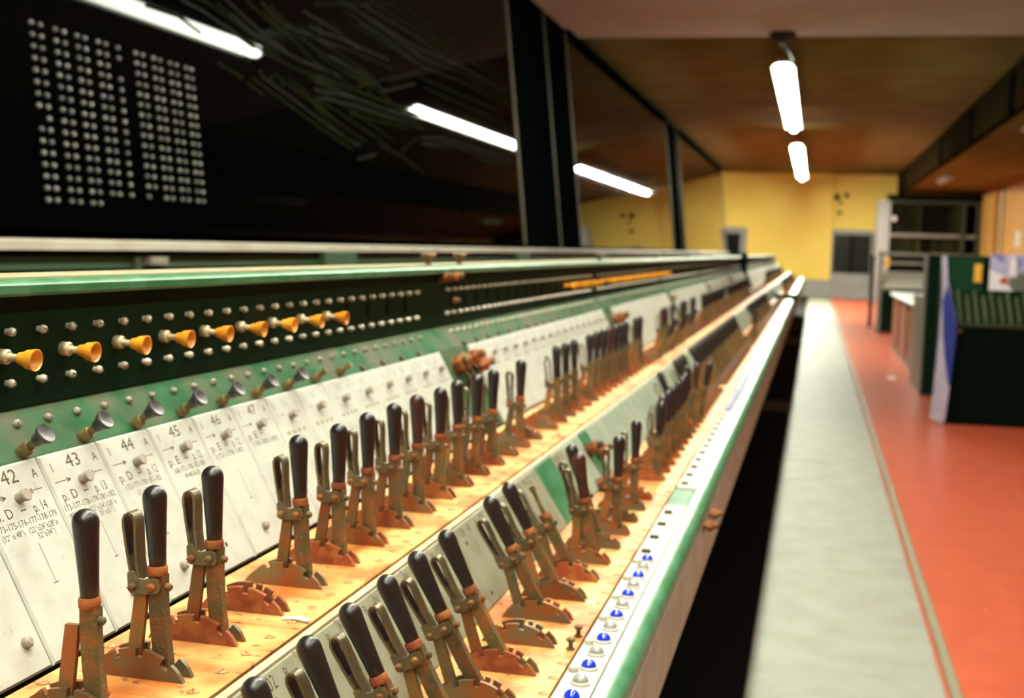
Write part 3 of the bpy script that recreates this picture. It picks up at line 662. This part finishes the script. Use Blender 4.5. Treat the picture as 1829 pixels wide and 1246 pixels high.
# light versions for far levers
def lowhandle(m): return MB().lathe((.144, 0, 1.21), H_AX, [(.07, 0), (.085, .3), (.1, .57), (.07, .65), (.02, .675)], 9).build(m, True, 60)
fh_b = lowhandle(M['black']); fh_r = lowhandle(M['brown'])
fs_me = MB().prism([(.075, 1.2), (.228, 1.2), (.285, .36), (.13, .36)], -.045, .045).build(M['rust'])
fl_me = MB().prism(latch_poly, -.042, .02).build(M['rustbar'])
flink = MB().prism(link_poly, -.075, -.048).build(M['steel'])
floop = MB().band([(-.055, 1.10), (-.13, 1.5), (-.092, 1.64), (-.03, 1.55), (.03, 1.12)], .02, -.06, .07).build(M['steel'])
PIV = {'upper': (-5.3, -3.945), 'lower': (-3.12, -4.88)}
def lever(row, Y, ang, label, group, det=2, kind='full', brown=False):
    X, Z = PIV[row]
    t = root('signal_lever', X, Y, Z, label, 'lever', group, rot=(0, R(ang), 0))
    if det == 2:
        if kind != 'nohandle': ob('handle', handle_br if brown else handle_b, t)
        else: ob('bare_rod', rod_me, t)
        ob('collar', collar_me, t); ob('shaft', shaft_me, t)
        lt = ob('latch_bar', latch_me if rng.random() < .7 else latch2_me, t)
        if kind != 'nolink':
            lk = ob('link_plate', link_me, t); ob('link_screw', lscr, lk, (-.043, -.075, 1.035)); ob('link_screw', lscr, lk, (.128, -.075, 1.045))
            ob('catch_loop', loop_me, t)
        ob('side_bolt', bolt_me, t, (.222, .0, 1.04))
    else:
        ob('handle', fh_r if brown else fh_b, t); ob('shaft', fs_me, t); ob('latch_bar', fl_me, t)
        if det == 1: ob('link_plate', flink, t); ob('catch_loop', floop, t)
    return t
def ordn(n):
    return ['first', 'second', 'third', 'fourth', 'fifth', 'sixth', 'seventh', 'eighth', 'ninth', 'tenth', 'eleventh', 'twelfth', 'thirteenth', 'fourteenth', 'fifteenth', 'sixteenth',
            'seventeenth', 'eighteenth', 'nineteenth', 'twentieth', 'twenty-first', 'twenty-second', 'twenty-third', 'twenty-fourth', 'twenty-fifth', 'twenty-sixth', 'twenty-seventh', 'twenty-eighth', 'twenty-ninth', 'thirtieth',
            'thirty-first', 'thirty-second', 'thirty-third', 'thirty-fourth', 'thirty-fifth', 'thirty-sixth'][n-1]
GU, GL = 'levers of the upper row', 'levers of the lower row'
ups = [(0, -.2), (1, .2), (2, .7), (4, .1), (5, 2.2), (6, 1.5), (7, 1.5), (8, 1.0), (9, 2.2), (10, 1.0), (11, 2.5), (12, 2.9), (14, 3.2)]
c = 0
for n, a in ups:
    c += 1
    lb = '%s black-handled lever of the upper row, counted from the camera, rusty shaft' % ordn(c)
    if n == 0: lb = 'nearest upper-row lever, black handle, its catch loop and link plate gone'
    if n == 8: lb = 'brown-handled lever of the upper row among black ones, eighth from the camera'
    if n == 14: lb = 'black-handled upper-row lever standing alone beyond the first green gap plate'
    lever('upper', 8.36+n, a, lb, GU, 2, 'nolink' if n == 0 else 'full', n == 8)
for i in (0, 1, 2, 4, 5, 6, 7, 8, 9, 10, 12, 13):
    c += 1; br = i in (7,)
    lever('upper', 25.9+i, 1.3, '%s lever of the upper row, upright in the second section%s' % (ordn(c), ', brown handle' if br else ''), GU, 1, brown=br)
for Y, a, br in ((44.9, 1, 1), (45.9, 1, 0), (48.0, 1, 0), (51.7, 1, 0), (52.9, 1, 0), (56.0, 1, 0), (57.0, 1, 0)):
    c += 1
    lever('upper', Y, a, '%s lever of the upper row, upright in the third section%s' % (ordn(c), ', brown handle' if br else ''), GU, 1, brown=bool(br))
for k, Y in enumerate((42.6, 46.4, 49.9)):
    lever('upper', Y, 25, '%s of three upper-row levers pulled forward out of line' % ordn(k+1), GU, 1)
for Y in list(range(61, 77)) + list(range(79, 106)):
    lever('upper', Y+.3, 1, 'black-handled lever standing in the dense blurred far bank of the upper row', 'levers of the far upper bank', 0)
los = [(0, -21.9), (1, -22.2), (2, -23.4), (3, -23.8), (4, -24.6), (5, -24.0), (7, -24.6), (8, -24.8)]
c = 0
for n, a in los:
    c += 1
    lever('lower', 8.08+n, a, '%s black-handled lever of the lower row from the camera, leaning back' % ordn(c), GL, 2)
lever('lower', 17.08, -24.6, 'lower-row lever without handle, bare brass rod beside the green divider', GL, 2, 'nohandle')
lever('lower', 19.08, -15.8, 'black-handled lower-row lever leaning back behind the brown-handled one', GL, 2)
lever('lower', 18.1, -6.3, 'brown-handled lever of the lower row in front of the green divider', GL, 2, 'full', True)
lever('lower', 20.1, 2.9, 'upright black-handled lower-row lever before the blank grey panel, nearer of two', GL, 2)
lever('lower', 22.1, 3.1, 'upright black-handled lower-row lever before the blank grey panel, farther of two', GL, 2)
k = 0
for Y, a in ((25.1, 6), (26.1, 3), (27.1, 3), (28.1, 3), (29.1, 3), (30.1, 3), (31.1, 2), (33.1, -3)):
    k += 1; lever('lower', Y, a, '%s lever in the clump of upright black handles of the lower row' % ordn(k), GL, 1)
lever('lower', 32.1, -22, 'lone lower-row lever leaning back against the grey panel behind the clump', GL, 1)
lever('lower', 34.1, 2, 'brown-handled lower-row lever right after the upright clump', GL, 1, brown=True)
lever('lower', 35.1, 10.7, 'lower-row lever pulled forward, alone at the front of the clump', GL, 1)
for k, Y in enumerate((36.1, 37.1, 38.1)):
    lever('lower', Y, -23, '%s of three lower-row levers leaning back beyond the clump' % ordn(k+1), GL, 1)
for i in range(23):
    lever('lower', 41.1+i, -24, 'black-handled lever in the long slanting far bank of the lower row', 'levers of the far lower bank', 0)
for k, Y in enumerate((66.1, 68.1)):
    lever('lower', Y, 4, 'upright lower-row lever past the slanting bank, %s of two' % ('nearer' if k == 0 else 'farther'), GL, 0)
for i in range(14):
    lever('lower', 76.1+2*i, -24, 'black-handled lever leaning back near the end of the first frame', 'last lower levers of the first frame', 0)
for i in range(18):
    lever('upper', 141+4*i, 1, 'dark lever in the upper row of the far second frame', 'upper levers of the second frame', 0)
    lever('lower', 147+4*i, -20, 'dark lever in the lower row of the far second frame', 'lower levers of the second frame', 0)

# ================================================================ PULL KNOBS
def yellow_knob(Y, label, X=-7.33, Z=-1.185, tilt=0):
    t = root('yellow_pull_knob', X, Y, Z, label, 'knob', 'yellow pull knobs on the dark panel', rot=(0, R(tilt), 0))
    return t
yk = {}
yk['collar'] = MB().lathe((0, 0, 0), (1, 0, 0), [(.068, 0), (.072, .015), (.072, .085), (.060, .10), (.04, .10)], 18).build(M['stem'])
yk['stem'] = MB().lathe((0, 0, 0), (1, 0, 0), [(.040, .09), (.036, .11), (.036, .23)], 14).build(M['stem'])
yk['cup'] = MB().lathe((0, 0, 0), (1, 0, 0), [(.045, .20), (.055, .205), (.060, .225), (.070, .265), (.074, .285), (.088, .290), (.094, .33), (.103, .375), (.105, .385), (.098, .388), (.086, .365), (.060, .33), (.03, .315), (.004, .31)], 24).build(M['yellow'], True, 50)
for i in range(9):
    t = yellow_knob(10.34+i, 'yellow cone pull knob on the dark panel, %s from the camera' % ordn(i+1), tilt=3)
    for n_ in ('collar', 'stem', 'cup'): ob(n_, yk[n_], t)
fy = MB().lathe((0, 0, 0), (1, 0, 0), [(.07, 0), (.07, .1), (.036, .11), (.036, .2), (.07, .25), (.105, .38), (.05, .34)], 8).build(M['yellow'])
for i in range(6):
    o = ob('yellow_pull_knob', fy); o.location = W(-7.33, 37.6+i, -1.185); tag(o, 'yellow pull knob, %s in the short blurred far cluster on the dark panel' % ordn(i+1), 'knob', 'short far cluster of yellow knobs')
for i in range(20):
    o = ob('yellow_pull_knob', fy); o.location = W(-7.33, 44.6+i, -1.185); tag(o, 'yellow pull knob, %s in the long blurred far row on the dark panel' % ordn(i+1), 'knob', 'long far row of yellow knobs')
bk = {}
bk['collar'] = MB().lathe((0, 0, 0), (0, 0, 1), [(.066, 0), (.066, .10), (.055, .12), (.04, .12)], 16).build(M['brass'])
bk['stem'] = MB().lathe((0, 0, 0), (0, 0, 1), [(.042, .10), (.040, .26)], 14).build(M['brass'])
bk['cap'] = MB().lathe((0, 0, 0), (0, 0, 1), [(.05, .20), (.058, .205), (.066, .25), (.088, .30), (.098, .315), (.100, .345), (.094, .352), (.06, .338), (.02, .332)], 24).build(M['knob'], True, 45)
axk = Vector((.80, -.06, .60)).normalized(); qk = axk.to_track_quat('Z', 'Y')
for i in range(9):
    capd = i < 7
    t = root('black_pull_knob' if capd else 'bare_knob_stem', -7.015, 10.21+i, -2.055, 'round black pull knob above the legend plates, %s from the camera' % ordn(i+1) if capd else 'bare brass knob stem above the plates, %s past the black knobs' % ('first' if i == 7 else 'second'),
             'knob', 'black pull knobs above the plates' if capd else None)
    t.rotation_mode = 'QUATERNION'; t.rotation_quaternion = qk
    ob('collar', bk['collar'], t); ob('stem', bk['stem'], t)
    if capd: ob('cap', bk['cap'], t)

# ================================================================ RUSTY JOINT BOLTS AND SCRAPS
hexn = MB().lathe((0, 0, 0), (0, 0, 1), [(.11, .08), (.11, .19), (.09, .21)], 6).build(M['rustred'], False)
shk = MB().lathe((0, 0, 0), (0, 0, 1), [(.13, 0), (.13, .03), (.06, .035), (.06, .30), (.03, .32)], 12).build(M['rust'])
mush = MB().lathe((0, 0, 0), (0, 0, 1), [(.06, .0), (.05, .12), (.08, .16), (.15, .17), (.16, .22), (.12, .25)], 14).build(M['rust'])
def bolt(X, Y, Z, axis, label, sc=1.0, kind='bolt', group='rusty joint bolts'):
    t = root('joint_bolt', X, Y, Z, label, 'bolt', group); t.rotation_mode = 'QUATERNION'
    t.rotation_quaternion = Vector(axis).normalized().to_track_quat('Z', 'Y'); t.scale = (sc,)*3
    if kind == 'bolt': ob('shank', shk, t); ob('nut', hexn, t)
    else: ob('mushroom_head', mush, t); ob('washer', MB().lathe((0, 0, 0), (0, 0, 1), [(.1, 0), (.1, .02), (.06, .025)], 12).build(M['brass']), t)
    return t
bolt(-7.4, 23.96, -.47, (0, 0, 1), 'nearer mushroom-headed bolt standing on the top ledge', 1, 'm')
bolt(-7.4, 26.2, -.47, (0, 0, 1), 'farther mushroom-headed bolt standing on the top ledge', 1, 'm')
bolt(-7.33, 24.55, -.72, (1, -.3, .2), 'rusty bolt on dark panel at the joint, under the top ledge', 1)
bolt(-7.33, 25.2, -.70, (1, .2, .1), 'red rusty bolt beside another on the dark panel joint', 1)
bolt(-7.33, 25.5, -1.2, (1, 0, 0), 'small pale bolt low on the dark panel at the joint', .6)
for k, (X, Y, Z, ax) in enumerate(((-6.75, 24.0, -2.42, (.8, -.5, .5)), (-6.70, 24.55, -2.35, (.88, 0, .48)), (-6.66, 25.1, -2.50, (.8, .5, .3)))):
    bolt(X-.06, Y, Z-.03, ax, 'rusty hooked bolt on the green gap, %s of three' % ('left', 'middle', 'right')[k], 1.5)
hk = root('joint_hook', -6.62, 24.3, -2.7, 'pair of rusty bent hook arms below the bolts on the green gap', 'hook')
ob('arm', MB().tube([(-.12, -.25, .25), (.08, -.15, .05), (.02, .05, -.35)], .05, 8).build(M['rust']), hk)
ob('arm', MB().tube([(-.1, .35, .2), (.1, .3, 0), (.05, .4, -.4)], .05, 8).build(M['rust']), hk)
bolt(-4.15, 24.3, -3.98, (.8, -.2, .5), 'rusty bolt high on the grey-green lower panel joint', 1.2)
bolt(-4.05, 24.9, -4.12, (.8, .2, .5), 'rusty bolt beside the one on the lower panel joint', 1.1)
bolt(-3.72, 23.6, -4.55, (.5, -.6, .6), 'big rusty bolt at the foot of the lower panel joint', 1.5)
bolt(-3.60, 24.3, -4.55, (.5, .1, .8), 'second big rusty bolt at the foot of the lower panel joint', 1.3)
bolt(-1.74, 22.9, -4.98, (1, 0, .1), 'nearer small rusty bolt on the grey front panel under the rail', .9)
bolt(-1.74, 24.0, -4.98, (1, 0, .1), 'farther small rusty bolt on the grey front panel under the rail', .9)
bolt(-7.3, 43.7, -.47, (0, 0, 1), 'blurred mushroom bolt farther along the top ledge', 1, 'm')
bolt(-6.72, 43.6, -2.55, (.88, 0, .48), 'blurred rusty bolt on the second green gap', 2.0)
for Y, lb in ((62.3, 'third'), (84.6, 'fourth'), (107, 'fifth')):
    solo('joint_strap', MB().cbox(-.2, .2, -.4, .4, 0, .25, .05), M['brass'], 'brown strap over the plates at the %s frame joint' % lb, 'strap', at=(-6.72, Y, -2.45))
solo('paper_scrap', MB().add([(0, -.03, 0), (.14, -.035, .02), (.28, -.06, .01), (.285, .0, .012), (.14, .035, .022), (.01, .02, .0), (0, -.03, .012), (.14, -.035, .032), (.28, -.06, .022), (.285, .0, .024), (.14, .035, .034), (.01, .02, .012)],
     [[5,4,3,2,1,0],[6,7,8,9,10,11],[0,1,7,6],[1,2,8,7],[2,3,9,8],[3,4,10,9],[4,5,11,10],[5,0,6,11]]), M['paper'], 'white sliver of paper lying across the dark groove', 'paper scrap', at=(-4.82, 11.17, -3.665))
solo('paper_scrap', MB().box(0, .1, -.02, .02, 0, .012), M['paper'], 'tiny white sliver lying on the lower bed by the lamps', 'paper scrap', at=(-2.64, 15.95, -4.597))

# ================================================================ RIGHT-HAND SIDE FURNITURE
# -- console with sloping key deck
c1 = root('control_console', 9.1, 92.5, FZ, 'dark green control console with sloping key deck by the red floor', 'console')
prof = [(0, .02), (0, 7.0), (3.2, 9.15), (3.5, 11.65), (7.0, 11.65), (7.0, .02)]     # (y, z)
def yz(mb, poly, x0, x1):
    n = len(poly); v = [(x0, y_, z_) for y_, z_ in poly]+[(x1, y_, z_) for y_, z_ in poly]
    f = [list(range(n)), list(range(2*n-1, n-1, -1))]+[[(i+1) % n, i, n+i, n+(i+1) % n] for i in range(n)]
    return mb.add(v, f)
ob('body', yz(MB(), prof, .35, 16).build(M['dgreen2'], False), c1)
ob('side_panel', yz(MB(), [(y_+(-.1 if y_ < 1 else .1), z_+.05) for y_, z_ in prof], 0, .35).build(M['dgreen2'], False), c1)
ob('front_sheet', MB().box(.3, 16, -.06, .0, .02, 6.85).build(M['cblack'], False), c1)
ob('upper_back', MB().box(.36, 16, 3.15, 3.3, 9.2, 11.6).build(M['cgreen'], False), c1)
kd = Vector((0, 3.2, 2.15)).normalized()
for i in range(15):
    x = .8+i*.55
    kx = yz(MB(), [(.15, 7.1+.02), (.15, 7.42), (2.9-.5*(i % 2), 7.42+1.85-.33*(i % 2)), (2.9-.5*(i % 2), 7.1+1.85-.33*(i % 2))], x, x+.2).build(M['key'], False)
    ob('key_strip', kx, c1)
ob('deck_edge', MB().cbox(.3, 16, -.15, .12, 6.85, 7.1, .05).build(M['olive'], False), c1)
ob('yellow_plate', MB().cbox(1.95, 2.45, 2.98, 3.14, 9.85, 11.15, .04).build(M['ylabel'], False), c1)
ob('dark_post', MB().box(2.6, 2.95, 3.0, 3.14, 9.3, 11.6).build(M['seal'], False), c1)
ob('key_lock', MB().lathe((.9, -.06, 6.5), (0, -1, 0), [(.12, 0), (.12, .1), (.05, .12)], 10).build(M['brass']), c1)
# tall curved banner hung at the console's near corner
bn = root('hanging_banner', 8.9, 91.9, FZ, 'blue and white banner hanging on the near corner of the console', 'banner')
W_ = [(-.45, 11.65), (-.1, 11.65), (.06, 9.9), (.38, 8.7), (.70, 7.5), (.82, 6.3), (.66, 4.3), (.56, 2.7), (.38, .35), (.2, -.0+.02), (-.62, .4), (-.52, 2.1), (-.34, 6.0), (-.3, 9.2)]
ob('white_field', MB().prism(W_, -.05, .0).build(M['bwhite'], False), bn)
ob('blue_field', MB().prism([(-.26, 8.6), (.04, 9.7), (.38, 8.6), (.69, 7.4), (.81, 6.3), (.66, 4.3), (.57, 2.75), (.44, 2.8), (.16, 4.3), (-.06, 6.0)], -.09, -.051).build(M['bblue'], False), bn)
# poster leaning on the console's back panel: sky, pale tower, grey roof, small red patch
ps = root('landscape_poster', 14.3, 95.46, -2.18, 'blue sky poster standing on the console deck against its back', 'poster')
ob('sheet', MB().box(-2.25, 4, -.03, .03, 0, 2.55).build(M['pblue'], False), ps)
ob('white_area', MB().prism([(-2.25, 0), (-.6, 0), (-1.0, 1.0), (-2.25, 1.5)], -.05, -.031).build(M['pwhite'], False), ps)
ob('tower', MB().prism([(-.95, 1.0), (-.95, 2.2), (-.75, 2.5), (-.5, 2.2), (-.45, 1.0)], -.07, -.051).build(M['pwhite'], False), ps)
ob('grey_slope', MB().prism([(-1.0, .45), (-.8, 1.15), (4, 2.0), (4, 0), (-.6, 0)], -.06, -.041).build(M['pgrey'], False), ps)
ob('red_patch', MB().prism([(-1.55, .5), (-1.5, .85), (-1.2, 1.0), (-.98, .85), (-1.0, .45)], -.08, -.061).build(M['pred'], False), ps)
# -- dark green console slab behind
c2 = root('control_console', 9.15, 111, FZ, 'tall dark green end of the console behind the key deck one', 'console')
ob('end_slab', MB().cbox(0, 6, 0, 1.8, .02, 11.75, .1).build(M['dgreen2'], False), c2)
ob('corner_post', MB().box(-.15, 0, -.1, 1.9, .02, 11.8).build(M['grey'], False), c2)
ob('body', MB().box(.8, 6, 3.2, 12, .02, 9).build(M['dgreen2'], False), c2)
ob('side_board', MB().cbox(-.1, .55, 2.0, 12, .02, 8.2, .05).build(mat('beige_board', (.20, .14, .075), (.16, .10, .05), 5, rough=.5), False), c2)
# -- brown wooden desk with white top
dk = root('wooden_desk', 9.9, 128, FZ, 'brown wooden desk with white top beyond the dark green slab', 'desk')
ob('desk_top', MB().cbox(-.4, 7, -.5, 40, 6.65, 7.0, .08).build(M['white'], False), dk)
for a, b in ((0, 12), (14.5, 26), (29, 39.5)):
    ob('side_board', MB().box(0, .5, a, b, .25, 6.6).build(M['wood'], False), dk)
ob('front_board', MB().box(.5, 6.6, 0, .5, .25, 6.6).build(M['wood'], False), dk)
ob('inner_case', MB().box(.6, 6.5, .5, 39.4, .3, 6.55).build(M['seal'], False), dk)
ob('plinth', MB().box(-.05, 6.6, -.05, 39.6, .0, .3).build(M['grey'], False), dk)
# -- far desk console with grey sloping front
c3 = root('control_console', 9.2, 196, FZ, 'grey far console with open frame posts, beyond the wooden desk', 'console')
for x in (0, 6.6):
    ob('frame_post', MB().box(x, x+.6, 0, .8, .02, 12).build(M['grey'], False), c3)
ob('rear_post', MB().box(-.5, .1, 15, 16, .02, 11.6).build(M['dgreen2'], False), c3)
ob('top_rail', MB().box(0, 7.2, 0, .8, 11.6, 12.1).build(M['grey'], False), c3)
ob('mid_rail', MB().box(.6, 6.6, .1, .6, 10.3, 10.8).build(M['grey'], False), c3)
ob('slope_front', yz(MB(), [(-.2, 6.8), (2.6, 9.3), (2.8, 9.1), (.2, 6.4)], .6, 6.6).build(mat('pale_slope', (.30, .27, .22), rough=.4), False), c3)
ob('body', MB().box(.6, 6.6, 3, 14, .02, 9).build(M['dgreen2'], False), c3)
ob('shelf_edge', MB().box(.5, 6.7, -.6, .2, 6.2, 6.6).build(M['olive'], False), c3)
ob('yellow_plate', MB().cbox(.9, 1.5, -.1, .1, 9.9, 11.3, .05).build(M['ylabel'], False), c3)
# -- relay rack on the end wall
rk = root('relay_rack', 26, 331, FZ, 'tall dark relay rack with two rows of cases by end wall', 'rack')
for x, w_ in ((-11.4, 3.0), (8.3, 1.0), (11.9, .7)):
    ob('upright', MB().box(x, x+w_, -2, 8, .02, 25.3).build(M['frameg'] if x < -5 else M['olive'], False), rk)
for z in (11.7, 16.4, 24.6):
    ob('rack_shelf', MB().box(-8.4, 12.6, -1.8, 8, z, z+.8).build(M['grey'] if z < 20 else M['olive'], False), rk)
ob('rack_back', MB().box(-8.4, 12.6, 7, 7.6, .02, 25).build(M['seal'], False), rk)
ob('rack_shadow', MB().box(-9, 12.8, -2.5, 8, 25.4, 26.8).build(M['seal'], False), rk)  # black box standing in for the band of shadow above the rack
un = MB().cbox(0, .92, -1.0, 6, 0, 3.6, .1).build(M['unit'], False); un2 = MB().cbox(0, .92, -1.0, 6, 0, 7.0, .1).build(M['unit'], False)
for i in range(13):
    ob('relay_case', un, rk, (-8.2+i*1.26, 0, 12.5)); ob('relay_case', un2, rk, (-8.2+i*1.26, 0, 17.2))
ob('case_label', MB().cbox(-8.0, -7.0, -1.6, -1.0, 20.3, 21.4, .1).build(M['white'], False), rk)
sg = solo('wall_notice', MB().box(-.05, 0, -3, 3, -1.6, 1.6), M['dado'], 'small pale notice on the orange right wall', 'notice', at=(38.98, 270, 4.2))
sw = solo('floor_scrap', MB().cbox(-.35, .35, -.7, .7, 0, .08, .03), M['paper'], 'small white paper scrap lying on the red floor', 'paper scrap', at=(7.6, 125, FZ))
